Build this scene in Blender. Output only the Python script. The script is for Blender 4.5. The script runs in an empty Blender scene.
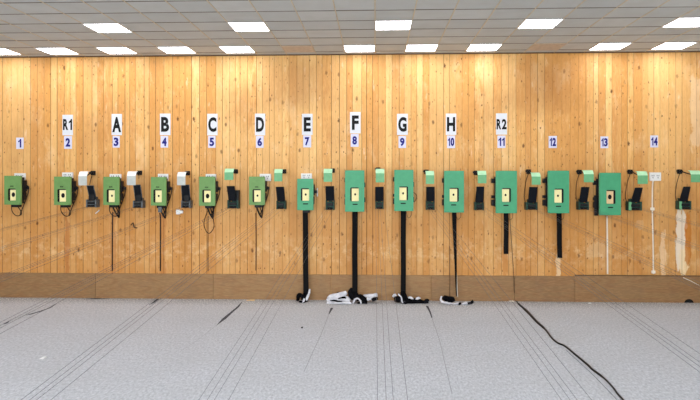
import bpy, bmesh, math, random
from mathutils import Vector, Matrix
random.seed(7)
F=623.0; S=49.0; D=F/S; H=120/S; CEIL=H+126/S; TH=math.atan(25/F)
CAM=Vector((0,-D,H))
col=bpy.context.scene.collection
RZ=Matrix.Rotation(TH,3,'Z')
def W(px,py,Y=0.0):
    """photo pixel -> point on the vertical plane y=Y"""
    d=RZ@Vector(((px-350)/F,1.0,-(py-180)/F)); t=(Y-CAM.y)/d.y
    return CAM+d*t
def G(px,py,z=0.0):
    """photo pixel -> point on the horizontal plane z"""
    d=RZ@Vector(((px-350)/F,1.0,-(py-180)/F)); t=(z-CAM.z)/d.z
    return CAM+d*t
def lin(c):
    return tuple(((v/255)/12.92 if v/255<=.04045 else ((v/255+.055)/1.055)**2.4) for v in c)+(1,)
# ---------------------------------------------------------------- materials
def newmat(name):
    m=bpy.data.materials.new(name); m.use_nodes=True
    nt=m.node_tree; b=nt.nodes['Principled BSDF']; return m,nt,b
def N(nt,t,**kw):
    n=nt.nodes.new(t)
    for k,v in kw.items(): setattr(n,k,v)
    return n
def setin(nt,sock,v):
    if hasattr(v,'links'): nt.links.new(v,sock)
    else: sock.default_value=v
def math_(nt,op,a,b=None,c=None,clamp=False):
    n=N(nt,'ShaderNodeMath',operation=op,use_clamp=clamp)
    setin(nt,n.inputs[0],a)
    if b is not None: setin(nt,n.inputs[1],b)
    if c is not None: setin(nt,n.inputs[2],c)
    return n.outputs[0]
def mix(nt,f,a,b,bt='MIX'):
    n=N(nt,'ShaderNodeMix',data_type='RGBA',blend_type=bt)
    setin(nt,n.inputs[0],f); setin(nt,n.inputs[6],a); setin(nt,n.inputs[7],b)
    return n.outputs[2]
def noise(nt,vec,scale,detail=3,rough=.5,out=0):
    n=N(nt,'ShaderNodeTexNoise'); n.inputs['Scale'].default_value=scale
    n.inputs['Detail'].default_value=detail; n.inputs['Roughness'].default_value=rough
    if vec is not None: nt.links.new(vec,n.inputs['Vector'])
    return n.outputs[out]
def mapr(nt,v,a,b,c=0.0,d=1.0):
    n=N(nt,'ShaderNodeMapRange'); n.clamp=True
    setin(nt,n.inputs[0],v)
    for i,x in enumerate((a,b,c,d)): n.inputs[i+1].default_value=x
    return n.outputs[0]
def objc(nt,scale=(1,1,1),loc=(0,0,0)):
    tc=N(nt,'ShaderNodeTexCoord'); mp=N(nt,'ShaderNodeMapping')
    mp.inputs['Scale'].default_value=scale; mp.inputs['Location'].default_value=loc
    nt.links.new(tc.outputs['Object'],mp.inputs['Vector']); return mp.outputs[0]
def simple(name,rgb,rough=.6,metal=0,var=.12,scale=14,bump=0):
    m,nt,b=newmat(name); c=lin(rgb)
    v=objc(nt); f=noise(nt,v,scale,4)
    dark=tuple(x*(1-var) for x in c[:3])+(1,); lite=tuple(min(1,x*(1+var)) for x in c[:3])+(1,)
    nt.links.new(mix(nt,mapr(nt,f,.3,.7),dark,lite),b.inputs['Base Color'])
    b.inputs['Roughness'].default_value=rough; b.inputs['Metallic'].default_value=metal; b.inputs['Specular IOR Level'].default_value=.2
    if bump:
        bn=N(nt,'ShaderNodeBump'); bn.inputs['Strength'].default_value=bump; bn.inputs['Distance'].default_value=.01
        nt.links.new(noise(nt,v,scale*6,3),bn.inputs['Height']); nt.links.new(bn.outputs[0],b.inputs['Normal'])
    return m
def wood_wall():
    m,nt,b=newmat('vertical pine boards')
    at=N(nt,'ShaderNodeAttribute',attribute_name='tone'); sep=N(nt,'ShaderNodeSeparateColor')
    nt.links.new(at.outputs['Color'],sep.inputs[0]); tone,rnd,gro=sep.outputs
    tc=N(nt,'ShaderNodeTexCoord'); sx=N(nt,'ShaderNodeSeparateXYZ'); nt.links.new(tc.outputs['Object'],sx.inputs[0])
    X,Y,Z=sx.outputs
    off=N(nt,'ShaderNodeCombineXYZ')
    nt.links.new(X,off.inputs[0]); nt.links.new(math_(nt,'MULTIPLY',rnd,37.0),off.inputs[1])
    nt.links.new(math_(nt,'MULTIPLY',Z,.14),off.inputs[2]); vec=off.outputs[0]
    grain=noise(nt,vec,22,5,.62); grain2=noise(nt,vec,75,3,.6)
    base=mix(nt,tone,lin(WOOD_A),lin(WOOD_B))
    base=mix(nt,mapr(nt,grain,.4,.62),base,lin(WOOD_C))
    base=mix(nt,mapr(nt,grain2,.48,.75,0,.5),base,lin((184,118,58)))
    base=mix(nt,mapr(nt,rnd,.62,1,0,.55),base,lin((206,146,82)))
    base=mix(nt,mapr(nt,rnd,.3,.0,0,.4),base,lin((246,208,144)))
    fine=noise(nt,objc(nt,(16,1,1.1),(2,0,5)),5,5,.75)
    base=mix(nt,mapr(nt,fine,.52,.7,0,.5),base,lin((184,122,62)))
    # blotchy pale wear
    v2=objc(nt,(1.5,1,.7)); pale=noise(nt,v2,1.7,6,.68)
    base=mix(nt,mapr(nt,pale,.54,.72,0,.5),base,lin((246,216,168)))
    v2b=objc(nt,(7,1,1.8),(3,0,8)); pale2=noise(nt,v2b,1.6,4,.6)
    base=mix(nt,mapr(nt,pale2,.62,.72,0,.5),base,lin((246,222,184)))
    v3=objc(nt,(1,1,.5),(5,2,9)); dk=noise(nt,v3,1.3,5,.6)
    base=mix(nt,mapr(nt,dk,.5,.72,0,.42),base,lin((176,116,58)))
    # lower part darker and amber: wood tone plus light falloff painted in
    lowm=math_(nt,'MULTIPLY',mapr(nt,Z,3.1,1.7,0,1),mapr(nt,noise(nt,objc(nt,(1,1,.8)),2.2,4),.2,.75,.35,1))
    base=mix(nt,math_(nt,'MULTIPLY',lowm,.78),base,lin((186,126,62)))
    # row of pale scuffs about a metre up
    band=math_(nt,'SUBTRACT',1.0,math_(nt,'MULTIPLY',math_(nt,'ABSOLUTE',math_(nt,'SUBTRACT',Z,.98)),2.6,clamp=True))
    sc=mapr(nt,noise(nt,objc(nt,(1,1,1.0)),6.0,5,.7),.48,.66)
    base=mix(nt,math_(nt,'MULTIPLY',math_(nt,'MULTIPLY',band,sc),.55),base,lin((236,204,158)))
    # knots
    for scl,th,den,colr,seed in ((2.2,.09,.5,(92,48,18),0),(5.0,.10,.6,(100,54,22),3.3),(9.0,.12,.72,(124,72,32),7.1)):
        vo=N(nt,'ShaderNodeTexVoronoi',voronoi_dimensions='2D'); vo.inputs['Scale'].default_value=scl
        kv=objc(nt,(1.5,.01,.85),(seed,0,seed*2)); 
        wob=N(nt,'ShaderNodeVectorMath',operation='ADD'); nt.links.new(kv,wob.inputs[0])
        wn=N(nt,'ShaderNodeVectorMath',operation='SCALE'); nt.links.new(noise(nt,objc(nt),30,2,.5,1),wn.inputs[0]); wn.inputs['Scale'].default_value=.05
        nt.links.new(wn.outputs[0],wob.inputs[1]); s3=N(nt,'ShaderNodeSeparateXYZ'); c3=N(nt,'ShaderNodeCombineXYZ'); nt.links.new(wob.outputs[0],s3.inputs[0]); nt.links.new(s3.outputs[0],c3.inputs[0]); nt.links.new(s3.outputs[2],c3.inputs[1]); nt.links.new(c3.outputs[0],vo.inputs['Vector'])
        sp=N(nt,'ShaderNodeSeparateColor'); nt.links.new(vo.outputs['Color'],sp.inputs[0])
        k=math_(nt,'MULTIPLY',mapr(nt,vo.outputs['Distance'],th*1.15,th*.45),math_(nt,'GREATER_THAN',sp.outputs[0],den))
        base=mix(nt,math_(nt,'MULTIPLY',k,math_(nt,'MULTIPLY',sp.outputs[1],.9)),base,lin(colr))
    # peeled white and amber streaks near the right end; soft blots paint shade
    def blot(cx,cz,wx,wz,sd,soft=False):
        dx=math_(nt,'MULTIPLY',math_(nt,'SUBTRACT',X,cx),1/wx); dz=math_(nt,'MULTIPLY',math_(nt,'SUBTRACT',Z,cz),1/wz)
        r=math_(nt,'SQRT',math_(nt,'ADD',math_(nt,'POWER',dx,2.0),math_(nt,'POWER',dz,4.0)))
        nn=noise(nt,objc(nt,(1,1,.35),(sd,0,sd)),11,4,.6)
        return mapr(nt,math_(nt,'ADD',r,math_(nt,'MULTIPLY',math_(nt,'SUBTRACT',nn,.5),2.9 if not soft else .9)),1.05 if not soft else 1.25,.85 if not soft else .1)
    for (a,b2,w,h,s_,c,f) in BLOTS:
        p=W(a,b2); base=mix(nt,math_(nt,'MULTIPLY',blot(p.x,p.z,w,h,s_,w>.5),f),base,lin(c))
    base=mix(nt,math_(nt,'MULTIPLY',gro,.68),base,lin((86,48,20)))
    nt.links.new(base,b.inputs['Base Color'])
    b.inputs['Roughness'].default_value=.5; b.inputs['Specular IOR Level'].default_value=.25
    bn=N(nt,'ShaderNodeBump'); bn.inputs['Strength'].default_value=.15; bn.inputs['Distance'].default_value=.004
    nt.links.new(grain,bn.inputs['Height']); nt.links.new(bn.outputs[0],b.inputs['Normal'])
    return m
WOOD_A=(212,154,82); WOOD_B=(242,196,126); WOOD_C=(218,160,90)
BLOTS=[(681,238,.10,.62,1.0,(236,226,208),.75),(684,262,.09,.30,4.0,(240,214,168),.8),(688,240,.06,.5,2.0,(196,120,40),.8),
       (663,255,.06,.45,3.0,(236,205,165),.6),(598,250,.22,.16,5.0,(226,200,160),.28),(505,262,.06,.3,6.0,(190,120,50),.6),
       (558,268,.05,.3,7.0,(232,208,170),.6),(640,225,.10,.10,8.0,(232,205,165),.2),(696,110,.10,.8,9.0,(238,214,176),.45),
       (67,250,.05,.8,10.0,(168,100,48),.55),(113,252,.07,.8,11.0,(176,104,50),.4),(163,250,.06,.8,12.0,(176,104,50),.4),(300,85,.9,.55,13.0,(160,106,54),.45),(545,85,.9,.6,14.0,(160,106,54),.5)]  # last two paint the dimness below the unlit ceiling squares into the boards
def plywood():
    m,nt,b=newmat('brown plywood')
    at=N(nt,'ShaderNodeAttribute',attribute_name='tone'); sep=N(nt,'ShaderNodeSeparateColor'); nt.links.new(at.outputs['Color'],sep.inputs[0])
    off=N(nt,'ShaderNodeVectorMath',operation='ADD'); nt.links.new(objc(nt,(.35,1,1.6)),off.inputs[0])
    cb=N(nt,'ShaderNodeCombineXYZ'); nt.links.new(math_(nt,'MULTIPLY',sep.outputs[1],20),cb.inputs[1]); nt.links.new(cb.outputs[0],off.inputs[1])
    wv=noise(nt,off.outputs[0],1.6,2); r=math_(nt,'SINE',math_(nt,'MULTIPLY',wv,60.0))
    fine=noise(nt,objc(nt,(1,1,12)),9,4)
    c=mix(nt,sep.outputs[0],lin((126,94,58)),lin((162,124,78)))
    c=mix(nt,mapr(nt,r,-.2,1,0,.38),c,lin((134,88,48)))
    c=mix(nt,mapr(nt,fine,.45,.75,0,.4),c,lin((196,152,104)))
    c=mix(nt,mapr(nt,noise(nt,objc(nt),2.5,5,.7),.5,.75,0,.5),c,lin((120,92,66)))
    nt.links.new(c,b.inputs['Base Color']); b.inputs['Roughness'].default_value=.6; return m
def carpet():
    m,nt,b=newmat('light grey carpet')
    n1=noise(nt,objc(nt,(1,.45,1)),34,4,.75); n2=noise(nt,objc(nt),1.3,5,.6); n3=noise(nt,objc(nt,(5,26,1)),4,3,.7)
    c=mix(nt,mapr(nt,n1,.3,.7),lin((148,152,159)),lin((212,215,221)))
    c=mix(nt,mapr(nt,n2,.35,.7,0,.35),c,lin((172,174,177)))
    c=mix(nt,mapr(nt,n3,.45,.75,0,.35),c,lin((156,159,164)))
    sx=N(nt,'ShaderNodeSeparateXYZ'); tc=N(nt,'ShaderNodeTexCoord'); nt.links.new(tc.outputs['Object'],sx.inputs[0])
    near=mapr(nt,sx.outputs[1],-1.9,-.15)
    # lint and dust speckle along the wall, over a darker strip of carpet
    vo=noise(nt,objc(nt,(1,.5,1)),38,3,.8)
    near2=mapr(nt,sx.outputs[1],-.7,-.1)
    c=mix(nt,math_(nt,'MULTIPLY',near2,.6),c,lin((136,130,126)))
    c=mix(nt,math_(nt,'MULTIPLY',near,mapr(nt,vo,.52,.6)),c,lin((236,234,230)))
    sp=noise(nt,objc(nt,(1,.6,1),(4,4,0)),24,2,.5)
    c=mix(nt,mapr(nt,sp,.745,.78,0,.6),c,lin((110,110,116)))
    nt.links.new(c,b.inputs['Base Color']); b.inputs['Roughness'].default_value=.95
    bn=N(nt,'ShaderNodeBump'); bn.inputs['Strength'].default_value=.5; bn.inputs['Distance'].default_value=.01
    nt.links.new(n1,bn.inputs['Height']); nt.links.new(bn.outputs[0],b.inputs['Normal'])
    return m
T=.6; Y0=-.27
def ceiling_mat():
    m,nt,b=newmat('grey suspended ceiling tiles')
    tc=N(nt,'ShaderNodeTexCoord'); sx=N(nt,'ShaderNodeSeparateXYZ'); nt.links.new(tc.outputs['Object'],sx.inputs[0])
    u=math_(nt,'MULTIPLY',sx.outputs[0],1/T); v=math_(nt,'MULTIPLY',math_(nt,'SUBTRACT',sx.outputs[1],Y0),1/T)
    cb=N(nt,'ShaderNodeCombineXYZ'); nt.links.new(math_(nt,'FLOOR',u),cb.inputs[0]); nt.links.new(math_(nt,'FLOOR',v),cb.inputs[1])
    wn=N(nt,'ShaderNodeTexWhiteNoise'); nt.links.new(cb.outputs[0],wn.inputs['Vector'])
    c=mix(nt,wn.outputs[0],lin((188,192,192)),lin((199,202,201)))
    c=mix(nt,mapr(nt,noise(nt,objc(nt),3,4),.4,.7,0,.3),c,lin((176,176,172)))
    b.inputs['Roughness'].default_value=.9
    nt.links.new(c,b.inputs['Base Color']); return m
def emis(name,rgb,st):
    m,nt,b=newmat(name); b.inputs['Base Color'].default_value=lin((240,240,240))
    v=objc(nt); c=mix(nt,mapr(nt,noise(nt,v,6,2),.3,.7),lin(rgb),lin(tuple(min(255,x+2) for x in rgb)))
    nt.links.new(c,b.inputs['Emission Color']); b.inputs['Emission Strength'].default_value=st; return m
def clothm(name,a,bb):
    m,nt,b=newmat(name); f=noise(nt,objc(nt),9,4,.6)
    nt.links.new(mix(nt,mapr(nt,f,.4,.6),lin(a),lin(bb)),b.inputs['Base Color']); b.inputs['Roughness'].default_value=.95; b.inputs['Specular IOR Level'].default_value=.05
    bn=N(nt,'ShaderNodeBump'); bn.inputs['Strength'].default_value=.6; bn.inputs['Distance'].default_value=.03
    nt.links.new(noise(nt,objc(nt),18,3),bn.inputs['Height']); nt.links.new(bn.outputs[0],b.inputs['Normal']); return m
M={}
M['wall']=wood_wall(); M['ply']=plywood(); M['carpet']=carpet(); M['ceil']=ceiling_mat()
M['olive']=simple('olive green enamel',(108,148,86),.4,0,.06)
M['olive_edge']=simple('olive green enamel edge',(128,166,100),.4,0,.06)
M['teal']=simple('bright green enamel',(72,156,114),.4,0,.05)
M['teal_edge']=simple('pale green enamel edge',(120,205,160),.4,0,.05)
M['black']=simple('black plastic',(18,19,22),.45)
M['flap']=simple('glossy black sheet',(14,18,26),.3)
M['strap']=simple('black webbing',(6,6,8),.85,0,.2,60)
M['dgreen']=simple('dark green casting',(34,66,56),.5,0,.3,30)
M['grey']=simple('worn grey casting',(96,101,104),.5,.2,.6,24)
M['paper']=simple('cream card',(246,234,176),.8,0,.03)
M['tan']=simple('tan card',(228,196,150),.8,0,.03)
M['ink']=simple('black ink',(14,14,16),.6)
M['navy']=simple('navy ink',(28,28,120),.6)
M['sheet']=simple('white paper',(218,220,226),.7,0,.02)
M['sheet2']=simple('pale lavender paper',(212,212,232),.7,0,.02)
M['white']=simple('white plastic',(228,228,226),.45,0,.04)
M['cwhite']=simple('cream conduit',(232,222,206),.5,0,.06)
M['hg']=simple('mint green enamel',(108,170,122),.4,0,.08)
M['hg_lit']=simple('lit mint enamel',(176,222,180),.45,0,.06)  # hood tops: paler copy of the mint, ceiling light painted in
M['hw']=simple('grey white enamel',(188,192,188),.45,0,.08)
M['hw_lit']=simple('white enamel',(236,238,236),.45,0,.04)  # paler copy of the hood white, ceiling light painted in; also bulbs
M['steel']=simple('grey steel wire',(84,84,90),.5,0,.1)
M['tbar']=simple('cream grid bar',(205,190,160),.5)
M['gap']=simple('shadowed tile joint',(118,112,104),.8)
M['beige']=simple('stained beige diffuser',(202,184,164),.7)
M['plaster']=simple('off white painted wall',(214,212,206),.85,0,.04,2)
M['seam']=simple('dark carpet joint',(70,70,76),.95)
M['seamf']=simple('faint carpet joint',(146,148,152),.95)
M['led']=emis('lit white diffuser',(248,248,255),1)
M['cb']=clothm('black fabric',(6,6,8),(20,20,24)); M['cw']=clothm('white fabric',(225,225,230),(196,196,204))
M['topline']=simple('dark brown cornice',(96,72,50),.6)
# ---------------------------------------------------------------- mesh helpers
def addbox(bm,x0,x1,y0,y1,z0,z1,mi=0,bev=0):
    vs=[bm.verts.new(p) for p in ((x0,y0,z0),(x1,y0,z0),(x1,y1,z0),(x0,y1,z0),(x0,y0,z1),(x1,y0,z1),(x1,y1,z1),(x0,y1,z1))]
    fs=[bm.faces.new([vs[i] for i in q]) for q in ((3,2,1,0),(4,5,6,7),(0,1,5,4),(1,2,6,5),(2,3,7,6),(3,0,4,7))]
    for f in fs: f.material_index=mi
    if bev:
        es=set(e for f in fs for e in f.edges)
        bmesh.ops.bevel(bm,geom=list(es),offset=bev,segments=2,affect='EDGES',profile=.6)
    return fs
def addhex(bm,front,back,mi=0):
    """solid between two quads"""
    a=[bm.verts.new(p) for p in front]; b=[bm.verts.new(p) for p in back]
    fs=[bm.faces.new(a),bm.faces.new(b[::-1])]
    for i in range(4):
        j=(i+1)%4; fs.append(bm.faces.new((a[j],a[i],b[i],b[j])))
    for f in fs: f.material_index=mi
def addtube(bm,pts,r,seg=8,mi=0,flat=None):
    """swept tube; r scalar or list; flat=(rx_scale, rz_scale)"""
    pts=[Vector(p) for p in pts]; n=len(pts); rings=[]
    if not isinstance(r,(list,tuple)): r=[r]*n
    up=Vector((0,0,1))
    for i,p in enumerate(pts):
        t=(pts[min(i+1,n-1)]-pts[max(i-1,0)]).normalized()
        a=t.cross(up)
        if a.length<.05: a=t.cross(Vector((0,1,0)))
        a.normalize(); b=a.cross(t).normalized()
        fx,fz=flat if flat else (1,1)
        rings.append([bm.verts.new(p+a*math.cos(2*math.pi*k/seg)*r[i]*fx+b*math.sin(2*math.pi*k/seg)*r[i]*fz) for k in range(seg)])
    for i in range(n-1):
        for k in range(seg):
            f=bm.faces.new((rings[i][k],rings[i][(k+1)%seg],rings[i+1][(k+1)%seg],rings[i+1][k])); f.material_index=mi; f.smooth=True
    for R_ in (rings[0][::-1],rings[-1]):
        f=bm.faces.new(R_); f.material_index=mi
def smooth_path(pts,sub=6):
    pts=[Vector(p) for p in pts]; out=[]
    for i in range(len(pts)-1):
        p0=pts[max(i-1,0)];p1=pts[i];p2=pts[i+1];p3=pts[min(i+2,len(pts)-1)]
        for k in range(sub):
            t=k/sub
            out.append(.5*((2*p1)+(p2-p0)*t+(2*p0-5*p1+4*p2-p3)*t*t+(3*p1-p0-3*p2+p3)*t**3))
    out.append(pts[-1]); return out
def adddisc(bm,c,rx,rz,d=.003,seg=20,mi=0):
    """disc facing -y"""
    c=Vector(c); a=[];b=[]
    for k in range(seg):
        t=2*math.pi*k/seg; o=Vector((math.cos(t)*rx,0,math.sin(t)*rz))
        a.append(bm.verts.new(c+o)); b.append(bm.verts.new(c+o+Vector((0,d,0))))
    fs=[bm.faces.new(a),bm.faces.new(b[::-1])]
    for k in range(seg):
        j=(k+1)%seg; fs.append(bm.faces.new((a[j],a[k],b[k],b[j])))
    for f in fs: f.material_index=mi
def obj(name,bm,mats,parent=None,**props):
    bmesh.ops.recalc_face_normals(bm,faces=bm.faces)
    me=bpy.data.meshes.new(name); bm.to_mesh(me); bm.free()
    if not isinstance(mats,(list,tuple)): mats=[mats]
    for m in mats: me.materials.append(m)
    o=bpy.data.objects.new(name,me); col.objects.link(o)
    if parent:
        o.parent=parent; o.matrix_parent_inverse=parent.matrix_world.inverted()
    for k,v in props.items(): o[k]=v
    return o
def local(o,origin):
    """move the mesh origin to a point without moving the mesh"""
    origin=Vector(origin); o.data.transform(Matrix.Translation(-origin)); o.location=origin
def empty(name,loc,label,cat,group=None):
    o=bpy.data.objects.new(name,None); o.location=loc; o.empty_display_size=.05; col.objects.link(o)
    bpy.context.view_layer.update()
    o['label']=label; o['category']=cat
    if group: o['group']=group
    return o
def tag(o,label,cat,group=None):
    o['label']=label; o['category']=cat
    if group: o['group']=group
    return o
# ---------------------------------------------------------------- the setting
XL=-11.4; XR=W(704,180).x; YB=-16.5
# back wall of tongue and groove boards
bm=bmesh.new(); tl=bm.loops.layers.color.new('tone'); x=XL
GD=.006
while x<XR-.001:
    w=random.choice((.1,.115,.125,.14,.15,.165,.19)); x1=min(x+w,XR); c=.005+random.random()*.004
    tone=random.random(); rnd=random.random(); deep=random.random()
    cols=[(x,GD,1),(x+c,0,0),(x1-c,0,0),(x1,GD,1)]
    for a,b2 in zip(cols[:-1],cols[1:]):
        vs=[bm.verts.new(p) for p in ((a[0],a[1],0),(b2[0],b2[1],0),(b2[0],b2[1],CEIL),(a[0],a[1],CEIL))]
        f=bm.faces.new(vs); g=1 if (a[2]+b2[2])>0 else 0
        for l in f.loops: l[tl]=(tone,rnd,g*(.25+.75*deep),1)
    # shallow bead down the middle of the wider boards
    if w>.145:
        xm=x+w*.5
        fs=addbox(bm,xm-.003,xm+.003,-.0006,.002,0,CEIL)
        for f in fs:
            for l in f.loops: l[tl]=(tone,rnd,.55,1)
    x=x1
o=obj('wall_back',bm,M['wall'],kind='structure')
# solid behind the boards
def slab(name,b,mat,parent=None):
    bm=bmesh.new(); addbox(bm,*b); return obj(name,bm,mat,parent,kind='structure')
slab('floor',(XL,XR,YB,.15,-.1,0),M['carpet'])
slab('wall_left',(XL-.15,XL,YB,.15,0,CEIL),M['plaster']); slab('wall_right',(XR,XR+.15,YB,.15,0,CEIL),M['plaster'])
slab('wall_front',(XL-.15,XR+.15,YB-.15,YB,0,CEIL),M['plaster'])
bm=bmesh.new(); addbox(bm,XL,XR,YB,.15,CEIL,CEIL+.1)
ceil=obj('ceiling',bm,M['ceil'],kind='structure')
# ceiling grid: cream runners towards the wall, narrow shadow joints across
bm=bmesh.new(); k=math.ceil(XL/T)
while k*T<XR:
    addbox(bm,k*T-.008,k*T+.008,YB,0,CEIL-.006,CEIL+.002); k+=1
obj('runner',bm,M['tbar'],ceil)
bm=bmesh.new(); r=0
while Y0-r*T>YB:
    y=Y0-r*T; xx=XL
    while xx<XR:   # tiles sag differently, so the joint width varies from tile to tile
        addbox(bm,xx,xx+T,y-.012-random.random()*.016,y+.008,CEIL-.004,CEIL+.002); xx+=T
    r+=1
obj('cross_joint',bm,M['gap'],ceil)
# cornice strip
bm=bmesh.new(); addbox(bm,XL,XR,-.025,0,CEIL-.02,CEIL-.001); obj('trim_1',bm,M['topline'],kind='structure')
# baseboard panels
bm=bmesh.new(); tl=bm.loops.layers.color.new('tone')
seams=[XL]+[W(p,290).x for p in (-22,96,213.5,331,431,514,574.5)]+[XR]
tones=[.5,.55,.7,.75,.8,.6,.45,.6,.25]
for i,(a,b2) in enumerate(zip(seams[:-1],seams[1:])):
    zt=.515+(.012 if i==7 else 0)
    n0=len(bm.faces); fs=addbox(bm,a+.004,b2-.004,-.028,0,.0,zt)
    t=tones[i%9]
    for f in fs:
        for l in f.loops: l[tl]=(t,(i*.37)%1,0,1)
bb=obj('baseboard_back',bm,M['ply'],kind='structure')
# dark top edge on the right-hand boards
bm=bmesh.new(); addbox(bm,W(574.5,290).x,XR,-.034,0,.527,.541); obj('edge_strip',bm,M['topline'],bb)
bm=bmesh.new(); p=W(689,302,-.03)
adddisc(bm,(p.x,-.031,.0),.09,.075,.002); obj('mouse_hole',bm,M['ink'],bb)
bm=bmesh.new(); addtube(bm,[W(683,277.5,-.032),W(691,281,-.032),W(700,286,-.032)],.006); obj('scratch',bm,M['cwhite'],bb)
fl=bpy.data.objects['floor']
def floorline(pts,w,name,mat,z=.003):
    bm=bmesh.new(); P=[G(*p) for p in pts]
    if not isinstance(w,(list,tuple)): w=[w]*len(P)
    P=[(Vector((p.x,p.y,z)),ww) for p,ww in zip(P,w)]; prev=None
    for i,(p,ww) in enumerate(P):
        q=(P[min(i+1,len(P)-1)][0]-P[max(i-1,0)][0]).normalized(); s=Vector((-q.y,q.x,0))*ww/2
        cur=(bm.verts.new(p-s),bm.verts.new(p+s))
        if prev: bm.faces.new((prev[0],cur[0],cur[1],prev[1]))
        prev=cur
    return obj(name,bm,mat,fl)
floorline([(242,302),(238,307),(232,312),(224,319),(216.5,325.5)],[.01,.045,.05,.07,.005],'carpet_slit',M['seam'])
floorline([(216.5,325.5),(198,340),(180,352)],.006,'carpet_seam',M['seamf'])
floorline([(57,303.5),(50,308),(40,311.5),(30,314.5),(25.5,315.5)],[.005,.03,.05,.06,.005],'carpet_slit',M['seam'])
floorline([(66,298.5),(57,303.5),(30,312.5),(8,322),(0,325.5)],.006,'carpet_seam',M['seamf'])
floorline([(9,321.5),(6,323.4),(3.5,324.5)],[.02,.05,.01],'carpet_slit',M['seam'])
floorline([(332,308),(329,314)],[.05,.02],'carpet_slit',M['seam'])
floorline([(329,314),(321,335),(312,354),(304,372)],.009,'carpet_seam',M['seamf'])
floorline([(427,306),(430,312),(432,318)],[.05,.03,.02],'carpet_slit',M['seam'])
floorline([(432,318),(440,342),(445,364),(452,394)],.009,'carpet_seam',M['seamf'])
floorline([(158,299),(153,303),(149,305)],[.06,.05,.01],'carpet_slit',M['seam'])
floorline([(566,350),(571,355),(580,363),(596,378),(617,400)],.008,'carpet_seam',M['seam'])
floorline([(83,299.2),(95,298.8),(107,299)],[.02,.1,.03],'carpet_slit',M['seam'])
# ---------------------------------------------------------------- ceiling lights
def light(k,r,lit,label,group=None):
    x0=k*T; x1=x0+T; y1=Y0-r*T; y0=y1-T
    e=empty('ceiling_light' if lit else 'ceiling_panel',((x0+x1)/2,(y0+y1)/2,CEIL-.008),label,'ceiling light' if lit else 'ceiling panel',group)
    fr='frame'
    bm=bmesh.new(); w=.014
    addbox(bm,x0,x0+w,y0,y1,CEIL-.014,CEIL-.002); addbox(bm,x1-w,x1,y0,y1,CEIL-.014,CEIL-.002)
    addbox(bm,x0+w,x1-w,y0,y0+w,CEIL-.014,CEIL-.002); addbox(bm,x0+w,x1-w,y1-w,y1,CEIL-.014,CEIL-.002)
    obj(fr,bm,M['white'] if lit else M['beige'],e)
    bm=bmesh.new(); addbox(bm,x0+w,x1-w,y0+w,y1-w,CEIL-.011,CEIL-.003)
    obj('diffuser' if lit else 'tile',bm,M['led'] if lit else M['beige'],e)
ordn=['leftmost','second','third','fourth','fifth','sixth','seventh','eighth','rightmost']
near=[-13,-11,-9,-7,-5,-1,1,3,7,9]
vis=[k for k in near if k>=-13]
labs={-13:'lit square ceiling light at the far left end of the row along the plank wall',
-11:'lit square ceiling light in the wall row, above number 2',
-9:'lit square ceiling light in the wall row, above the A and number 3',
-7:'lit square ceiling light in the wall row, between the B and C signs',
-5:'lit square ceiling light in the wall row, above and left of the D sign',
-1:'lit square ceiling light in the wall row, above the F sign',
1:'lit square ceiling light in the wall row, above the G and H signs',
3:'lit square ceiling light in the wall row, above the R2 sign',
7:'lit square ceiling light in the wall row, above number 13',
9:'lit square ceiling light at the right end of the wall row'}
for k in near: light(k,0,True,labs[k],'square ceiling lights along the wall')
light(-3,0,False,'unlit beige ceiling square in the wall row, above the E sign')
light(5,0,False,'unlit beige ceiling square in the wall row, above number 12')
lab2={-8:'leftmost lit square ceiling light of the second row out from the wall',-4:'lit square ceiling light of the second row, second from the left',
0:'lit square ceiling light of the second row, nearest the middle',4:'lit square ceiling light of the second row, above number 12',8:'rightmost lit square ceiling light of the second row'}
for k in lab2: light(k,3,True,lab2[k],'square ceiling lights in the second row')
for r in (7,11,15,19,23):
    for k in (-16,-12,-8,-4,0,4,8):
        light(k,r,True,'lit square ceiling light nearer the firing line, outside the photo','square ceiling lights over the range')
for k in (-16,-12): light(k,3,True,'lit square ceiling light of the second row, beyond the left edge','square ceiling lights beyond the left edge')
# ---------------------------------------------------------------- signs
def glyph(s,bold):
    """front-facing glyph polygons (x,z) as a mesh in a unit box"""
    if s=='1':
        P=[(.52,0),(.8,0),(.8,1),(.58,1),(.5,.88),(.2,.74),(.2,.6),(.52,.7)]
        bm=bmesh.new(); vs=[bm.verts.new((x,y,0)) for x,y in P]; f=bm.faces.new(vs)
        ex=bmesh.ops.extrude_face_region(bm,geom=[f]); bmesh.ops.translate(bm,verts=[g for g in ex['geom'] if isinstance(g,bmesh.types.BMVert)],vec=(0,0,.004))
        bmesh.ops.triangulate(bm,faces=bm.faces); me=bpy.data.meshes.new('g'); bm.to_mesh(me); bm.free(); return me
    cu=bpy.data.curves.new('glyph','FONT'); cu.body=s; cu.offset=bold; cu.extrude=.002; cu.resolution_u=4
    to=bpy.data.objects.new('glyph',cu); col.objects.link(to)
    dg=bpy.context.evaluated_depsgraph_get(); me=bpy.data.meshes.new_from_object(to.evaluated_get(dg))
    bpy.data.objects.remove(to); bpy.data.curves.remove(cu); return me
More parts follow.
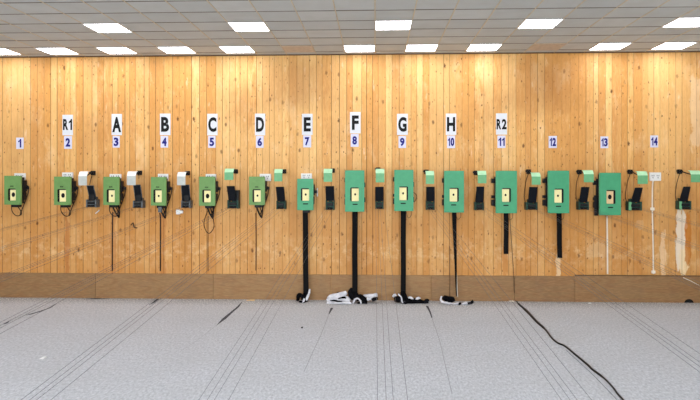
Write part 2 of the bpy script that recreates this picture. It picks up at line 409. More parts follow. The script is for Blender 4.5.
def textmesh(s,cx,cz,w,h,y,bold,name,mat,parent):
    rel=[.62 if c=='1' else 1.0 for c in s]; gap=.14; tot=sum(rel)+gap*(len(s)-1); bm=bmesh.new(); x=-w/2
    for c,rw in zip(s,rel):
        me=glyph(c,bold); cw=w*rw/tot
        xs=[v.co.x for v in me.vertices]; ys=[v.co.y for v in me.vertices]
        for v in me.vertices: v.co=Vector((x+(v.co.x-min(xs))/(max(xs)-min(xs))*cw,-v.co.z,-h/2+(v.co.y-min(ys))/(max(ys)-min(ys))*h))
        bm.from_mesh(me); bpy.data.meshes.remove(me); x+=cw+w*gap/tot
    o=obj(name,bm,mat); o.location=(cx,y,cz); o.parent=parent; o.matrix_parent_inverse=parent.matrix_world.inverted()
    return o
def sign(s,x0,x1,y0,y1,num,tw,th,dy=0):
    a=W(x0,y1); b2=W(x1,y0); c=(a+b2)/2
    bm=bmesh.new(); addbox(bm,a.x,b2.x,-.006,-.0005,a.z,b2.z)
    nm='number_sign' if num else 'letter_sign'
    o=obj(nm,bm,M['sheet2'] if num else M['sheet']); local(o,(c.x,-.003,c.z))
    bpy.context.view_layer.update()
    if num: tag(o,f'small white wall sign with navy number {s}','sign','numbered lane signs')
    else: tag(o,f'white wall sign with black lettering {s}','sign','lettered lane signs')
    sc=(W(x1,y0).x-W(x0,y0).x)/(x1-x0)
    p=W((x0+x1)/2+(0),(y0+y1)/2+dy)
    textmesh(s,p.x,p.z,tw*sc,th*sc,-.009,.045 if num else .042,'number' if num else 'lettering',M['navy'] if num else M['ink'],o)
for s,x0,x1,y0,y1,tw,th,dy in (('R1',62.5,73,114.8,135.3,9,10.8,-.5),('A',111.7,122,114,135.2,8.8,15,0),('B',160,170.5,113.6,135.2,8,14.6,0),('C',207.3,217.6,113.8,135.4,8.2,14.6,0),
    ('D',255,265.2,113.6,135.4,8,14.6,0),('E',302,312.6,113.8,135,7,14.2,0),('F',350,360.6,112,133.4,6.8,14.4,0),('G',397,407.8,113.8,135,8.4,14.8,0),
    ('H',445.8,456.2,113.6,135,8.2,14.4,0),('R2',496,507,113.3,134.6,10,10.4,.3)):
    sign(s,x0,x1,y0,y1,False,tw,th,dy)
for s,x0,x1,y0,y1 in (('1',16.3,23.7,137.6,148.9),('2',64.2,72,136,148.8),('3',112.7,119.8,136,147.6),('4',160.7,168.2,136,147.6),('5',208.2,215.6,136,147.8),('6',256,263.6,136,147.8),
    ('7',303.2,311.2,135.4,147.4),('8',350.7,358.6,134,146.8),('9',398.5,406,136,148),('10',447,455,135.6,148.2),('11',497.4,505.4,135.6,148),('12',548.6,556.8,136,148),
    ('13',600.4,608.2,136.4,148.2),('14',650.2,658,135.4,147.4)):
    sign(s,x0,x1,y0,y1,True,{'1':3.0}.get(s,4.6 if len(s)==1 else 6.4),8.4)
# ---------------------------------------------------------------- target machines
YF=-.32
def rrect(cx,cz,w,h,r,n=4):
    pts=[]
    for sx,sz,a0 in ((1,1,0),(-1,1,90),(-1,-1,180),(1,-1,270)):
        for i in range(n+1):
            a=math.radians(a0+90*i/n); pts.append((cx+sx*(w/2-r)+r*math.cos(a),cz+sz*(h/2-r)+r*math.sin(a)))
    return pts
MACH=[ # number, front x0,x1,y0,y1, window x0,x1,y0,y1, colour, big dot, slot
(1,4.2,20.6,175.8,204.7,7.8,15.8,188.6,200.8,'olive',1),(2,54,70.6,176.6,205,57.3,66,189,202,'olive',1),(3,103.3,119,176.8,205,106.6,114.8,189.2,202.4,'olive',0),
(4,150.8,166,177,205.6,153.4,161.8,189.4,202.6,'olive',0),(5,199,215,176.6,205.8,202.3,210.8,189.6,202.6,'olive',1),(6,249,264.7,176.6,205,252.4,260.8,189.2,202.2,'olive',0),
(7,297.2,313.3,178.8,210.2,300.8,309.2,188.2,201,'teal',0),(8,345,364.3,170.3,211.7,350.2,358.9,187.4,201.4,'teal',0),(9,394.3,413.5,169.9,211,399.3,408.1,186.4,200.4,'teal',0),
(10,444.3,464,170.8,212.5,449.6,458.9,187.8,201.8,'teal',0),(11,496,517,170.8,213.2,502,511,188,202.2,'teal',0),(12,548.3,569.2,170.6,213.2,554.4,563.7,188.6,203,'teal',0),
(13,599.8,621,172.8,215.2,606.5,615.6,190,204,'teal',1)]
WORD=['zero','one','two','three','four','five','six','seven','eight','nine','ten','eleven','twelve','thirteen','fourteen']
LET={2:'R1',3:'A',4:'B',5:'C',6:'D',7:'E',8:'F',9:'G',10:'H',11:'R2'}
def below(n): return f'below the {LET[n]} sign' if n in LET else f'below the sign numbered {WORD[n]}'
for (n,x0,x1,y0,y1,wx0,wx1,wy0,wy1,cn,big) in MACH:
    a=W(x0,y1,YF); b2=W(x1,y0,YF); wa=W(wx0,wy1,YF); wb=W(wx1,wy0,YF); cx=(a.x+b2.x)/2; cz=(a.z+b2.z)/2
    big_box=n>=8
    size='tall' if big_box else ('medium' if n==7 else 'small')
    shade='olive green' if cn=='olive' else 'bright green'
    dot='large' if big else 'small'
    e=empty('target_machine',(cx,0,cz),f'{size} {shade} target box with {dot} black bullseye, {below(n)}','target box','target machines along the plank wall')
    depth=.17; sd=.05
    # housing: front plate with rounded window, four sides
    bm=bmesh.new(); t=.012
    outer=[(a.x,a.z),(b2.x,a.z),(b2.x,b2.z),(a.x,b2.z)]
    inner=rrect((wa.x+wb.x)/2,(wa.z+wb.z)/2,wb.x-wa.x,wb.z-wa.z,.025)
    eds=[]
    for loop in (outer,inner):
        vs=[bm.verts.new((p[0],YF,p[1])) for p in loop]
        eds+=[bm.edges.new((vs[i],vs[(i+1)%len(vs)])) for i in range(len(vs))]
    r=bmesh.ops.triangle_fill(bm,use_beauty=True,use_dissolve=False,edges=eds)
    fs=[g for g in r['geom'] if isinstance(g,bmesh.types.BMFace)]
    ex=bmesh.ops.extrude_face_region(bm,geom=fs)
    bmesh.ops.translate(bm,verts=[g for g in ex['geom'] if isinstance(g,bmesh.types.BMVert)],vec=(0,t,0))
    nf=len(bm.faces)
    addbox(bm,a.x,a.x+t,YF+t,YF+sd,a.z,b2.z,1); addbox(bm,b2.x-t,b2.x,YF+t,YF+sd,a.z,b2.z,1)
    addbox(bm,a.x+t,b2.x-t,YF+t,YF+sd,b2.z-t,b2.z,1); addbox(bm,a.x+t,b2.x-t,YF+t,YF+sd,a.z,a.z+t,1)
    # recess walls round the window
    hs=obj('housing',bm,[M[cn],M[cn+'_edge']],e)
    # black chassis behind, reaching the wall
    bm=bmesh.new(); pad=.012
    sgn=1 if cx<-1 else -1
    addbox(bm,a.x+.03,b2.x-.03,YF+.062,YF+depth+.02,a.z+.02,b2.z-.03,0)
    addbox(bm,a.x+t,b2.x-t,YF+.048,YF+.064,a.z+t,b2.z-t,0)
    mw=.30*(b2.x-a.x)
    addbox(bm,cx-mw,cx+mw,YF+depth+.02,.004,cz-.12,cz+.14,0,.008)
    obj('chassis',bm,M['black'],e)
    def piece(name,*b,bev=.008):
        bm=bmesh.new(); addbox(bm,*b,0,bev); obj(name,bm,M['black'],e)
    if big_box:
        ext=.03 if n>=11 else .0
        for zz,hh in ((cz+.22,.045),(cz-.1,.03),(cz-.22,.06)):
            piece('side_bracket',a.x-.02-ext,a.x+.03,YF+depth+.02,YF+depth+.09,zz-hh,zz+hh)
        if n<=9:
            for zz,hh in ((cz+.12,.05),(cz-.18,.05)): piece('side_bracket',b2.x-.03,b2.x+.02,YF+.11,YF+depth,zz-hh,zz+hh)
        piece('back_rail',a.x+.01,a.x+.04,YF+depth+.02,YF+depth+.09,cz-.3,cz+.3)
        if n>=13: piece('motor_box',a.x-.04,a.x+.03,YF+depth,-.1,a.z-.02,cz-.03,bev=.01)
    else:
        piece('side_bracket',b2.x-.03,b2.x+.012,YF+.1,YF+depth+.05,cz-.02,cz+.2)
        piece('side_bracket',b2.x-.03,b2.x+.004,YF+.1,YF+depth+.05,cz-.2,cz-.05)
        piece('knob',b2.x-.02,b2.x+.06,YF+depth,YF+depth+.05,cz+.02,cz+.08,bev=.01)
        piece('motor_box',cx-.06,cx+.08,YF+.06,YF+depth+.03,a.z-.055,a.z+.02,bev=.01)
    # target card
    bm=bmesh.new(); cw=(wb.x-wa.x); ins=.028
    kx=(.018 if cx<0 else -.018)
    addbox(bm,wa.x+ins*.4+kx,wb.x-ins*.4+kx,YF+.036,YF+.039,wa.z+.004,wb.z-.022,0)
    card=obj('target_card',bm,M['tan'] if n==13 else M['paper'],e)
    ccx=(wa.x+wb.x)/2+kx*.6; ccz=(wa.z+wb.z)/2
    bm=bmesh.new(); rr=(.036,.048) if big else (.019,.023)
    adddisc(bm,(ccx,YF+.0345,ccz),rr[0],rr[1],.0015); obj('bullseye',bm,M['ink'],card)
    for q in ((rr[0]*1.7,),):
        pass
    # slot or small stencilled mark
    bm=bmesh.new()
    if cn=='teal':
        zz=W(0,wy1+2.4,YF).z; addbox(bm,ccx-.05,ccx+.05,YF-.004,YF,zz-.011,zz+.011); obj('slot',bm,M['ink'],e)
    else:
        zz=W(0,wy0-2.3,YF).z
        for s3 in (-1,1):
            c0=(wa.x+wb.x)/2+s3*.018
            addbox(bm,c0-.013,c0-.006,YF-.003,YF,zz-.016,zz+.016); addbox(bm,c0+.006,c0+.013,YF-.003,YF,zz-.016,zz+.016); addbox(bm,c0-.006,c0+.006,YF-.003,YF,zz+.002,zz+.009)
        obj('stencil_mark',bm,M['ink'],e)
    # corner screws
    bm=bmesh.new()
    for sx in (a.x+.02,b2.x-.02):
        for sz in (a.z+.02,b2.z-.02): adddisc(bm,(sx,YF-.003,sz),.006,.006,.003,8)
    obj('screw',bm,M['steel'],e)
    # cables
    if n<=6:
        zb=a.z-.05
        bm=bmesh.new(); rd=random.Random(n)
        base=Vector((cx+.02,YF+.13,zb+.03))
        if n in (1,2,3):
            pl=Vector((a.x+.07,YF+.13,a.z+.01)); addtube(bm,smooth_path([pl,pl+Vector((-.01,.05,-.16)),pl+Vector((.06,.1,-.25)),pl+Vector((.16,.1,-.2)),base]),.008)
        if n==5:
            pl=Vector((cx-.02,-.12,zb)); addtube(bm,smooth_path([pl,W(204,222,-.03),W(206,231,-.03),W(210,233,-.03),W(214,226,-.03),W(212,214,-.03),base]),.007)
        addtube(bm,smooth_path([base,base+Vector((.03,.08,-.12)),base+Vector((-.02,.14,-.2)),base+Vector((.05,.1,-.08)),Vector((b2.x+.02,-.1,cz-.1)),Vector((b2.x+.03,-.08,cz+.05)),Vector((b2.x-.02,-.06,cz+.1))]),.009)
        if n in (3,4,5,6):
            addtube(bm,smooth_path([base+Vector((-.07,0,.04)),base+Vector((-.03,.1,-.14)),base+Vector((.02,.16,-.25))]),.016)
            addtube(bm,smooth_path([base+Vector((.08,0,.04)),base+Vector((.05,.1,-.12)),base+Vector((.02,.16,-.25))]),.014)
        obj('cable',bm,M['black'],e)
        if n==4:
            bm=bmesh.new(); addbox(bm,cx-.02,cx+.05,YF+.03,YF+.1,a.z-.14,a.z-.03,0,.01); obj('connector',bm,M['grey'],e)
    elif n in (9,10,11,12):
        bm=bmesh.new(); pl=Vector((b2.x-.04,-.1,a.z+.02))
        addtube(bm,smooth_path([pl,pl+Vector((.01,.04,-.12)),pl+Vector((-.05,.06,-.17)),pl+Vector((-.09,.03,-.05)),pl+Vector((-.1,0,0))]),.004)
        if n==9: addtube(bm,smooth_path([Vector((b2.x-.02,-.2,cz-.02)),Vector((b2.x+.07,-.18,cz-.1)),Vector((b2.x+.05,-.18,cz-.2)),Vector((b2.x-.02,-.2,cz-.25))]),.006)
        obj('cable',bm,M['black'],e)
# wires running down the wall from some machines
def wallwire(pts,r,mat,name,label,cat='cable',Y=-.014):
    bm=bmesh.new(); addtube(bm,smooth_path([W(p[0],p[1],p[2] if len(p)>2 else Y) for p in pts],4),r); o=obj(name,bm,mat); return tag(o,label,cat)
wallwire([(112.8,212),(112.4,225),(112.2,271)],.012,M['black'],'cable','thin black cable running down the planks '+below(3))
wallwire([(159.6,213),(160.4,222),(160.3,271)],.012,M['black'],'cable','thin black cable running down the planks '+below(4))
wallwire([(208,216),(207.9,240),(208,271)],.007,M['topline'],'cable','thin brown cable down the planks '+below(5))
wallwire([(255.6,213),(256,240),(255.8,270.5)],.008,M['topline'],'cable','thin dark cable down the planks '+below(6))
wallwire([(607,216),(607.3,240),(607.6,274)],.016,M['cwhite'],'conduit','white cable conduit running down the planks '+below(13),'conduit')
# ---------------------------------------------------------------- outlets
def outlet(x0,x1,y0,y1,label,holes=True):
    a=W(x0,y1,-.04); b2=W(x1,y0,-.04); bm=bmesh.new(); addbox(bm,a.x,b2.x,-.04,-.0005,a.z,b2.z,0,.006)
    o=obj('power_outlet',bm,M['white']); c=((a.x+b2.x)/2,0,(a.z+b2.z)/2); local(o,c); tag(o,label,'socket','white power outlets on the plank wall')
    bpy.context.view_layer.update()
    for f in (.28,.72):
        bm=bmesh.new(); cx=a.x+(b2.x-a.x)*f; cz=c[2]
        for dx,dz in ((-.018,.02),(.018,.02),(0,-.02)): addbox(bm,cx+dx-.006,cx+dx+.006,-.043,-.039,cz+dz-.014,cz+dz+.014)
        obj('socket_holes',bm,M['ink'] if False else M['steel'],o)
for n,r in {1:(14.2,25,173.2,180),2:(62,72.6,172.4,179),3:(109.5,120.8,174,180.2),4:(157.8,168,173.8,181),5:(205.6,216,174,180.4),6:(259.6,270.9,173.8,181),7:(301,311.8,173.4,179.4)}.items():
    outlet(*r,f'white wall outlet partly hidden behind the box {below(n)}')
outlet(649.8,661.2,172.4,180.8,'white double wall outlet below the sign numbered fourteen with no box in front')
bm=bmesh.new(); addtube(bm,smooth_path([W(654,181,-.03),W(652.6,184,-.02),W(652.3,209,-.014),W(653,240,-.014),W(653.4,274,-.014)],4),.014)
o=tag(obj('conduit',bm,M['cwhite']),'white cable running down the planks from the outlet near the right edge','conduit')
for py in (209,272):
    bm=bmesh.new(); p=W(652.4+(py-209)/63,py,-.02); addbox(bm,p.x-.04,p.x+.04,-.032,-.001,p.z-.03,p.z+.03,0,.01); obj('clip',bm,M['cwhite'],o)
bm=bmesh.new(); a=W(313.3,196.5,-.1); b2=W(315.8,188,-.1); addbox(bm,a.x+.09,b2.x+.02,-.1,.004,a.z,b2.z,0,.006)
tag(obj('switch_box',bm,M['white']),'small white box fixed beside the number 7 machine','switch')
bm=bmesh.new(); p=W(179.3,212,-.05); addbox(bm,p.x-.07,p.x+.012,-.06,.004,p.z-.05,p.z+.05,0,.012); addbox(bm,p.x+.01,p.x+.07,-.05,.004,p.z-.03,p.z+.03,0,.01)
o=tag(obj('cable_clamp',bm,M['white']),'small white clamp on the wall right of the number 4 box','clamp')
bm=bmesh.new(); addtube(bm,smooth_path([W(95.5,213.5,.0),W(98,211.5,-.03),W(99.5,210,-.02)]),[.01]*13); tag(obj('peg',bm,M['white']),'short white peg sticking up right of the number 2 box','peg')
bm=bmesh.new(); p=W(133,226,0)
addtube(bm,smooth_path([W(131,225,.0),W(133,223,-.03),W(134,227,-.02),W(137,228,-.02)]),[.012]*19); tag(obj('hook',bm,M['topline']),'small brown hook on the planks between the A and B boxes','hook')
# ---------------------------------------------------------------- lamp hoods and target carriers
YH=-.56
CAR=[ # lane, hood x0,x1,y0,y1, bracket x,y, flap top (x0,x1,y), flap bottom (x0,x1,y), base x0,x1,y1, kind
(2,78.3,86.8,171.3,185.4,93,173,(86.7,93.4,185.6),(89.8,96.6,200),(86.2,96.6,207.4),'w'),
(3,126.8,135.6,171.2,185.2,139.6,172.8,(133.3,140.4,184.8),(135.4,142.6,201),(133,142.8,208),'w'),
(4,177,185.3,171.8,185.2,187.6,173.2,(181.2,189.2,184.8),(182.2,190.4,201),(181.2,190.6,208),'w'),
(5,224.4,233.3,168.4,180,235.6,171.4,(227,234.4,186.2),(228.8,236.4,200.6),(227.4,238.6,208.6),'g'),
(6,274.2,282.3,168.8,181.4,284,171.4,(276,283.8,187),(277.4,285,201.2),(276.4,285.6,209.2),'g'),
(7,323.6,332.2,168.6,181.8,332.6,170.6,(325.6,333.8,186.3),(326.2,334.2,200.6),(325.6,334.4,210),'g'),
(8,375.7,384.4,168.6,182.4,378.2,169.6,(375.4,383.4,187),(375.4,383.4,201),(375.3,383.6,209.2),'g'),
(9,425.8,434.2,170.8,184,426.4,171.8,(426.4,434.4,187),(426.4,434.4,201.2),(426.2,434.6,210),'g'),
(10,477.8,486.5,170.6,183.4,476,172.8,(476.8,484,186.8),(475.2,483.2,202.6),(474.8,483.8,210.2),'g'),
(11,531.7,540.7,172.4,184.8,528.6,171.6,(529.4,537.4,187.2),(528.2,536,202.6),(526,537.4,210),'g'),
(12,583.9,593.8,170,182.3,579.4,172,(581.4,589.3,187.2),(579.3,587,202),(578.4,588.8,209.8),'g'),
(13,637.7,647.8,171,184,630.2,171.8,(635.2,642.6,187.8),(630.9,639.2,202),(628.4,641.8,210.6),'g'),
(14,691,701.2,170.3,182.3,679.8,171.6,(683.6,690.4,186.8),(679.2,687.4,201.4),(679,691,209.6),'g')]
YT,YBm=-.33,-.2
for (n,x0,x1,y0,y1,bx,by,ft,fb,bs,kd) in CAR:
    nm_=lambda q: LET.get(q,WORD[q]); where=(f'between the {nm_(n)} and {nm_(n+1)} boxes' if n<13 else ('just right of the thirteen box' if n==13 else 'at the right edge of the photo'))
    colr='white and grey' if kd=='w' else 'mint green'
    a=W(x0,y1,YH); b2=W(x1,y0,YH); br=W(bx,by,-.03)
    e=empty('wall_lamp',(br.x,0,br.z),f'{colr} lamp hood on a black wall arm {where}','lamp','lamp hoods over the target carriers')
    # hood shell: sloping top, upright front, two cheeks, open below
    h=b2.z-a.z; zs=b2.z-h*.34; yb=YH+.12; t=.008
    prof=[(YH,a.z),(YH,zs),(YH+.05,b2.z-.01),(yb,b2.z)]
    bm=bmesh.new(); bm2=bmesh.new()
    for bmx,segs in ((bm,[(0,1)]),(bm2,[(1,2),(2,3)])):
        for i,j in segs:
            (ya,za),(yc,zc)=prof[i],prof[j]
            nrm=Vector((0,zc-za,-(yc-ya))).normalized()*t; nrm=Vector((0,abs(nrm.y),-abs(nrm.z)))
            fr=[(a.x,ya,za),(b2.x,ya,za),(b2.x,yc,zc),(a.x,yc,zc)]; addhex(bmx,fr,[tuple(Vector(p)+nrm) for p in fr])
    obj('hood_front',bm,M['hw' if kd=='w' else 'hg'],e); obj('hood_top',bm2,M['hw_lit' if kd=='w' else 'hg_lit'],e)
    bm=bmesh.new(); mid=(a.x+b2.x)/2; zc=(zs+b2.z)/2-.03
    addtube(bm,smooth_path([(br.x,-.06,br.z),(br.x,-.14,br.z-.005),(mid+(br.x-mid)*.2,YH+.22,zc),(mid,yb-.04,zc)]),.011)
    obj('arm',bm,M['black'],e)
    bm=bmesh.new(); addbox(bm,br.x-.045,br.x+.045,-.05,.004,br.z-.045,br.z+.045,0,.012); addtube(bm,[(br.x,-.05,br.z),(br.x+.0,-.11,br.z)],.03,10)
    addbox(bm,br.x-.065,br.x-.03,-.08,-.02,br.z-.01,br.z+.03,0,.006)
    obj('bracket',bm,M['black'],e)
    bm=bmesh.new(); bmesh.ops.create_uvsphere(bm,u_segments=12,v_segments=8,radius=.035,matrix=Matrix.Translation((mid,YH+.09,zs-.0)))
    for f in bm.faces: f.smooth=True
    obj('bulb',bm,M['hw_lit'],e)
    # carrier
    c=W((bs[0]+bs[1])/2,205,YBm)
    kind2='grey' if kd=='w' else 'dark green'
    lean='tilted black plate' if abs(ft[0]-fb[0])>1.2 else 'upright black plate'
    e=empty('target_carrier',(c.x,0,c.z),f'{kind2} carrier with {lean} {where}','target carrier','target carriers below the lamp hoods')
    bm=bmesh.new()
    fr=[W(fb[0],fb[2],YBm),W(fb[1],fb[2],YBm),W(ft[1],ft[2],YT),W(ft[0],ft[2],YT)]
    addhex(bm,fr,[p+Vector((0,.02,-.004)) for p in fr])
    obj('plate',bm,M['flap'],e)
    bm=bmesh.new()   # rim of plate
    for i,j in ((1,2),(2,3),(3,0)):
        addtube(bm,[fr[i]+Vector((0,-.002,0)),fr[j]+Vector((0,-.002,0))],.006,6)
    obj('plate_rim',bm,M['black'] if kd=='g' else M['grey'],e)
    a=W(bs[0],bs[2],YBm); b2=W(bs[1],fb[2]-.5,YBm)
    bm=bmesh.new()
    # body with a sloped front and side cheeks
    w=b2.x-a.x; hh=b2.z-a.z; right=c.x>0
    addbox(bm,a.x+w*.05,b2.x-w*.05,YBm,-.08,a.z+hh*.1,b2.z-hh*.18,0,.012)
    addbox(bm,a.x,a.x+w*.14,YBm-.02,-.05,a.z,b2.z,0,.008); addbox(bm,b2.x-w*.14,b2.x,YBm-.02,-.05,a.z,b2.z,0,.008)
    addbox(bm,c.x-w*.22,c.x+w*.22,-.09,.004,a.z+.02,b2.z+.05,0,.008)
    obj('body',bm,M['grey'] if kd=='w' else M['dgreen'],e)
    bm=bmesh.new()
    addbox(bm,a.x+w*.16,b2.x-w*.16,YBm-.035,YBm,a.z+hh*.42,a.z+hh*.72,0,.01)
    addtube(bm,[(a.x+w*.2,YBm-.01,a.z+.03),(b2.x-w*.2,YBm-.01,a.z+.03)],.025,10)
    if kd=='w': addbox(bm,a.x+w*.3,b2.x-w*.1,YBm-.05,YBm,b2.z-.02,b2.z+.12,0,.02)
    if n in (5,): addbox(bm,b2.x-w*.42,b2.x,YBm-.0,-.06,b2.z-.02,b2.z+.2,0,.01)
    obj('roller',bm,M['black'],e)
    if n>=11 or n==2:
        bm=bmesh.new(); p=Vector((a.x+.02,-.1,a.z+.08))
        ww=W(bx,by+4,-.05)
        addtube(bm,smooth_path([(br.x-.01,-.05,br.z-.04),(br.x-.06,-.04,br.z-.22),(a.x+.0,-.05,b2.z+.12),(a.x+.02,-.07,b2.z-.02)]),.006)
        tag(obj('cable',bm,M['black']),f'thin black cable joining lamp and carrier {where}','cable','lamp bracket cables')
    if n>=13:
        bm=bmesh.new(); addbox(bm,a.x-.004,a.x+w*.2,YBm-.024,YBm-.02,a.z+.01,b2.z-.01); obj('green_cheek',bm,M['hg'],e)
    # four guide wires running back to the firing line
    zc=W(0,206,YBm).z; mid=(a.x+b2.x)/2
    y_end=YB+.02
    for wi,dx in enumerate((-.075,-.027,.012,.092)):
        bm=bmesh.new(); z_end=zc-.0754*(YBm-y_end)
        addtube(bm,[(mid+dx,YBm+.01,zc),(mid+dx,(YBm+y_end)/2,(zc+z_end)/2-.004),(mid+dx,y_end,z_end)],.0013,6)
        o=obj('guide_wire',bm,M['steel']); local(o,(mid+dx,YBm-.02,zc))
        tag(o,f'{["leftmost","second","third","rightmost"][wi]} thin guide wire of the carrier {where}','wire',f'guide wires of the carrier {where}')
# ---------------------------------------------------------------- straps
def ribbon(bm,pts,widths,thick=.008,mi=0):
    """flat strap lying in planes facing the camera; pts world, widths in m"""
    prev=None
    for p,w in zip(pts,widths):
        p=Vector(p); q=[bm.verts.new(p+Vector(v)) for v in ((-w/2,-thick/2,0),(w/2,-thick/2,0),(w/2,thick/2,0),(-w/2,thick/2,0))]
        if prev:
            for i in range(4):
                j=(i+1)%4; f=bm.faces.new((prev[i],prev[j],q[j],q[i])); f.material_index=mi
        else: bm.faces.new(q[::-1])
        prev=q
    bm.faces.new(prev)
STR=[(7,305.3,210,306,299,5.4,5.4,'reaching the floor in a twisted end'),(8,355,211.5,354.8,297,5.6,5.4,'reaching a white and black cloth heap'),(9,403.4,211,403.2,298,5.4,5.0,'reaching a black cloth heap'),
(10,454.2,212.4,456.4,296,4.6,.9,'narrowing to a point near the floor'),(11,506.2,213,506,254,4.8,4.6,'ending short half way down the planks'),(12,559,213,559.8,258,5,4.8,'ending short half way down the planks')]
for n,xa,ya,xb,yb,w0,w1,ds in STR:
    bm=bmesh.new(); Ys=-.2 if n in (11,12) else -.2; m=14; pts=[];ws=[]
    for i in range(m+1):
        t=i/m; yy=Ys+(.0 if n in (11,12) else 0)*t
        p=W(xa+(xb-xa)*t+(.25*math.sin(t*7+n)*(1-t)*t*2),ya-.6+(yb-ya+.6)*t,yy); pts.append(p); ws.append((w0+(w1-w0)*t)/S*.985)
    ribbon(bm,pts,ws); o=obj('hanging_strap',bm,M['strap'])
    local(o,pts[0]); tag(o,f'black strap hanging {below(n)}, {ds}','strap','black straps hanging below the boxes')
    if n==8 or n==9: pass
wallwire([(449.6,246,-.1),(449.7,270,-.1),(449.8,297,-.08)],.007,M['topline'],'cord','thin brown cord hanging left of the strap below number 10','cord')
wallwire([(453.6,214,-.19),(454.6,245,-.17),(456.4,272,-.14),(457.6,297,-.12)],.009,M['cwhite'],'cord','thin white cord hanging beside the strap below number 10','cord')
# long dark cable from the number 11 machine along the floor
bm=bmesh.new()
pts=[W(509.6,213,-.06),W(511,235,-.03),W(512.6,258,-.02),W(513.6,274,-.05),W(514.2,290,-.05)]
flo=[(515.5,299.8),(519,304),(525,309.5),(529.6,314),(536,321),(545,329),(552,338),(558,343),(565,346),(576,355),(588,365),(592,369),(604,378),(612,386),(618,394),(626,403),(640,420)]
pts+=[G(px,py,.012) for px,py in flo]
rad=[.0045]*5+[.011]+[.018,.024,.022,.02]+[.014]*7+[.0105]*5
rad=[r for r in rad][:len(pts)]
sp=smooth_path(pts,4); rr=[rad[min(int(i/4),len(rad)-1)] for i in range(len(sp))]
for p,i in zip(sp,range(len(sp))):
    if i>20: p.z=max(p.z,.008)
addtube(bm,sp,rr); tag(obj('floor_cable',bm,M['black']),'long dark cable dropping from number 11 box and winding across the carpet','cable')
# ---------------------------------------------------------------- cloth heaps
from mathutils import noise as mn
def heap(name,folds,label,cat,seed=0):
    """folds: list of (pts[(px,py,Y)], radius px list, material index, flat)"""
    bm=bmesh.new()
    for pts,rad,mi in folds:
        P=smooth_path([W(*p) for p in pts],5); n=len(P); rs=[]
        for i in range(n):
            t=i/(n-1)*(len(rad)-1); k=min(int(t),len(rad)-2); rs.append((rad[k]+(rad[k+1]-rad[k])*(t-k))/S)
        for p,r in zip(P,rs): p.z=max(p.z,r*.7)
        addtube(bm,P,rs,10,mi,(1.25,.95))
    for v in bm.verts:
        nv=mn.noise_vector(v.co*11+Vector((seed,0,0)))*.022+mn.noise_vector(v.co*30)*.008
        v.co+=nv; v.co.z=max(v.co.z,.002)
    o=obj(name,bm,[M['cw'],M['cb']])
    m=o.modifiers.new('s','SUBSURF'); m.levels=1; m.render_levels=1
    return tag(o,label,cat)
heap('strap_end',[([(297.5,302,-.3),(298,297,-.3),(300,294.5,-.28),(302,297,-.27),(303,300,-.26)],[1.2,2,2,1.8,1.2],1),
 ([(300.5,303.8,-.34),(303,302,-.36),(305,298,-.34)],[.8,1.0,.8],0),([(299,303.5,-.34),(302,303.5,-.35),(305,301,-.34),(307,297,-.3)],[1.3,1.4,1.2,1],1),
 ([(306.2,300.5,-.34),(308,297,-.32),(309,293,-.27),(309.5,289.5,-.22)],[1,1.3,1.2,.7],0),([(306,302,-.3),(305.5,298,-.26),(305.8,293,-.22)],[1.5,2,2.4],1)],
 'twisted black and white strap end on the carpet below number 7','cloth',1)
heap('cloth_heap',[([(327,302,-.3),(332,299.5,-.3),(340,298.5,-.28),(346,299,-.3),(350,302,-.3)],[2.2,3.6,4,3.6,2.4],0),
 ([(326.5,303.5,-.42),(334,303.8,-.44),(342,303,-.44),(352,303.5,-.42)],[1.4,1.6,1.7,1.4],0),
 ([(328,298,-.36),(333,296,-.3),(338,294.6,-.26),(343,294,-.25),(347,292,-.22)],[1.6,2.2,2.2,2.6,1.8],0),
 ([(330,299.8,-.46),(334,300.2,-.48),(338,301.6,-.48),(342,301,-.48)],[.5,1,1.1,.6],1),([(338,298.8,-.45),(343,297.4,-.46),(346,298.6,-.46)],[.5,.9,.5],1),
 ([(336,292.8,-.24),(339,292.6,-.24)],[.8,.9],1),
 ([(351,287.5,-.12),(350.6,292,-.2),(352,297,-.28),(355,300,-.34)],[1,2,2.4,1.8],1),([(355,293,-.2),(357,297,-.3),(359,300,-.38)],[2,2.4,2],1),
 ([(353,303,-.46),(355,299.8,-.46),(358,298.8,-.46),(360.5,301,-.46),(361,304,-.46)],[.7,.9,1,.9,.8],0),
 ([(359,295,-.22),(363,298,-.28),(366,302,-.36)],[1.6,2.4,2],1),
 ([(363,296,-.22),(369,295.6,-.2),(374,295.2,-.2),(377.5,295,-.2)],[1.3,2,2.2,1.5],0),([(367,299,-.3),(371,299,-.3),(376,298,-.27)],[1.4,1.8,1.4],0),
 ([(371.5,300,-.34),(374,299,-.34),(378,298.2,-.33)],[1.3,1.9,1.9],1),([(357,302.8,-.4),(363,303.6,-.4),(367,303.6,-.4)],[1.2,1.4,1.4],1)],
 'crumpled white and black cloth heap on the carpet below number 8','cloth',2)
heap('cloth_heap',[([(394,300,-.26),(400,299,-.28),(406,301,-.3),(414,302,-.3),(422,303,-.3),(428.5,303,-.28)],[2.4,3.4,3.4,3,2.2,1.8],1),
 ([(392.5,296.5,-.28),(395,294.8,-.3),(396.5,296.2,-.3)],[1.4,1.8,1],0),([(398.8,293.5,-.36),(401,298,-.4),(402.2,303.5,-.42)],[.6,.7,.7],0),
 ([(402.5,292,-.24),(404,298,-.34),(406,304.5,-.4)],[2.4,2.6,1.8],1),([(408,297.2,-.33),(411,298,-.36),(414,298.4,-.36)],[1,1.3,.8],0),
 ([(416,298.2,-.34),(418.5,298.2,-.36),(420.5,299,-.36)],[1,1.5,.8],0),([(424,302,-.26),(427,300.6,-.24),(429.4,300.4,-.24)],[1.4,1.8,1],1)],
 'crumpled black cloth with white patches on the carpet below number 9','cloth',3)
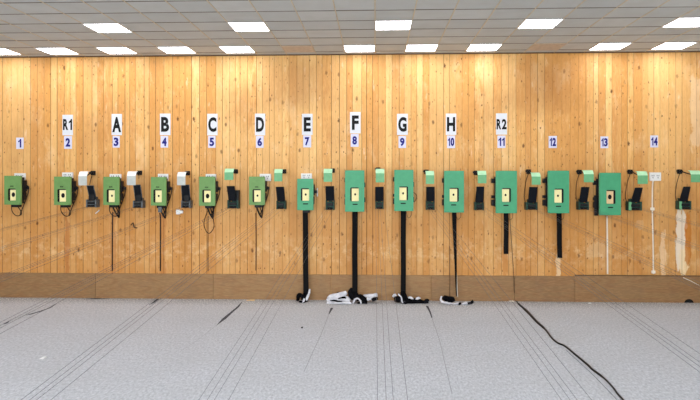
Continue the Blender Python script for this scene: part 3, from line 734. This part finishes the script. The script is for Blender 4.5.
heap('cloth_heap',[([(441.5,296.5,-.22),(440.6,299,-.3),(443,302.2,-.38),(448,303.6,-.4),(454,304.2,-.4)],[.7,.9,1.1,1.1,.9],0),
 ([(443,297,-.26),(446,299.6,-.3),(451,300.8,-.3),(455,299,-.28)],[1.6,1.9,2,1.4],1),([(444,296.2,-.2),(450,297.8,-.22),(454.5,298.4,-.22)],[1.2,1.6,1.5],1),
 ([(453,304.6,-.42),(457,304.8,-.42),(460,304.8,-.42)],[1,1.5,1.5],0),([(459,303.8,-.42),(461,305,-.43)],[1.8,1.7],1),
 ([(462,304.6,-.42),(465,304.6,-.42),(467,304.8,-.4)],[1.5,1.8,1.2],0),([(467,305,-.38),(470,302.5,-.34),(473,301.2,-.3)],[1,1.5,1.3],1)],
 'curled white and black cloth strip on the carpet below number 10','cloth',4)
# scraps
def scrap(px,py,sx,sy,mat,name,label,cat='scrap'):
    p=G(px,py,.01); bm=bmesh.new(); n=7; a=[]
    top=[];bot=[]
    for k in range(n):
        t=2*math.pi*k/n; r=.7+.3*math.sin(k*2.3+px); top.append(bm.verts.new((p.x+math.cos(t)*sx*r,p.y+math.sin(t)*sy*r,.012+.01*math.sin(k)))); bot.append(bm.verts.new((p.x+math.cos(t)*sx*r,p.y+math.sin(t)*sy*r,.001)))
    bm.faces.new(top); bm.faces.new(bot[::-1])
    for k in range(n):
        j=(k+1)%n; bm.faces.new((top[k],bot[k],bot[j],top[j]))
    tag(obj(name,bm,mat),label,cat)
scrap(43,358,.045,.06,M['white'],'paper_scrap','tiny white scrap on the grey carpet at left')
scrap(251,300.2,.12,.05,M['tan'],'wood_offcut','flat tan wood offcut against the baseboard below number 6')
scrap(302,327.5,.02,.03,M['black'],'pebble','tiny dark speck on the carpet in front of number 7 strap end')
scrap(590,303.2,.04,.02,M['white'],'paper_scrap','tiny white scrap at the baseboard below the number 12 and 13 boxes')
scrap(511,301,.07,.04,M['cwhite'],'paper_scrap','pale scrap where the floor cable leaves the baseboard')
# ---------------------------------------------------------------- light and camera
def area(name,loc,rot,sx,sy,en,rgb=(1,1,1)):
    l=bpy.data.lights.new(name,'AREA'); l.shape='RECTANGLE'; l.size=sx; l.size_y=sy; l.energy=en; l.color=rgb
    o=bpy.data.objects.new(name,l); o.location=loc; o.rotation_euler=rot; col.objects.link(o); return o
LED=10.3
M['led'].node_tree.nodes['Principled BSDF'].inputs['Emission Strength'].default_value=LED
# added fill lamp at the firing-line end, brightening wall and ceiling; no window there
area('rear_fill',(-1.5,YB+.3,2.6),(math.radians(90),0,0),14,3.6,1350,(.93,.97,1))
w=bpy.data.worlds.new('World'); bpy.context.scene.world=w; w.use_nodes=True
w.node_tree.nodes['Background'].inputs[0].default_value=(.8,.85,.9,1); w.node_tree.nodes['Background'].inputs[1].default_value=.3
cd=bpy.data.cameras.new('camera'); cam=bpy.data.objects.new('camera',cd); col.objects.link(cam)
cam.location=CAM; cam.rotation_euler=(math.radians(90),0,TH); cd.sensor_width=36; cd.lens=36*F/700; cd.shift_y=-20/700
sc=bpy.context.scene; sc.camera=cam
sc.view_settings.view_transform='Standard'; sc.view_settings.exposure=0.0
try: sc.view_settings.look='None'
except Exception: pass
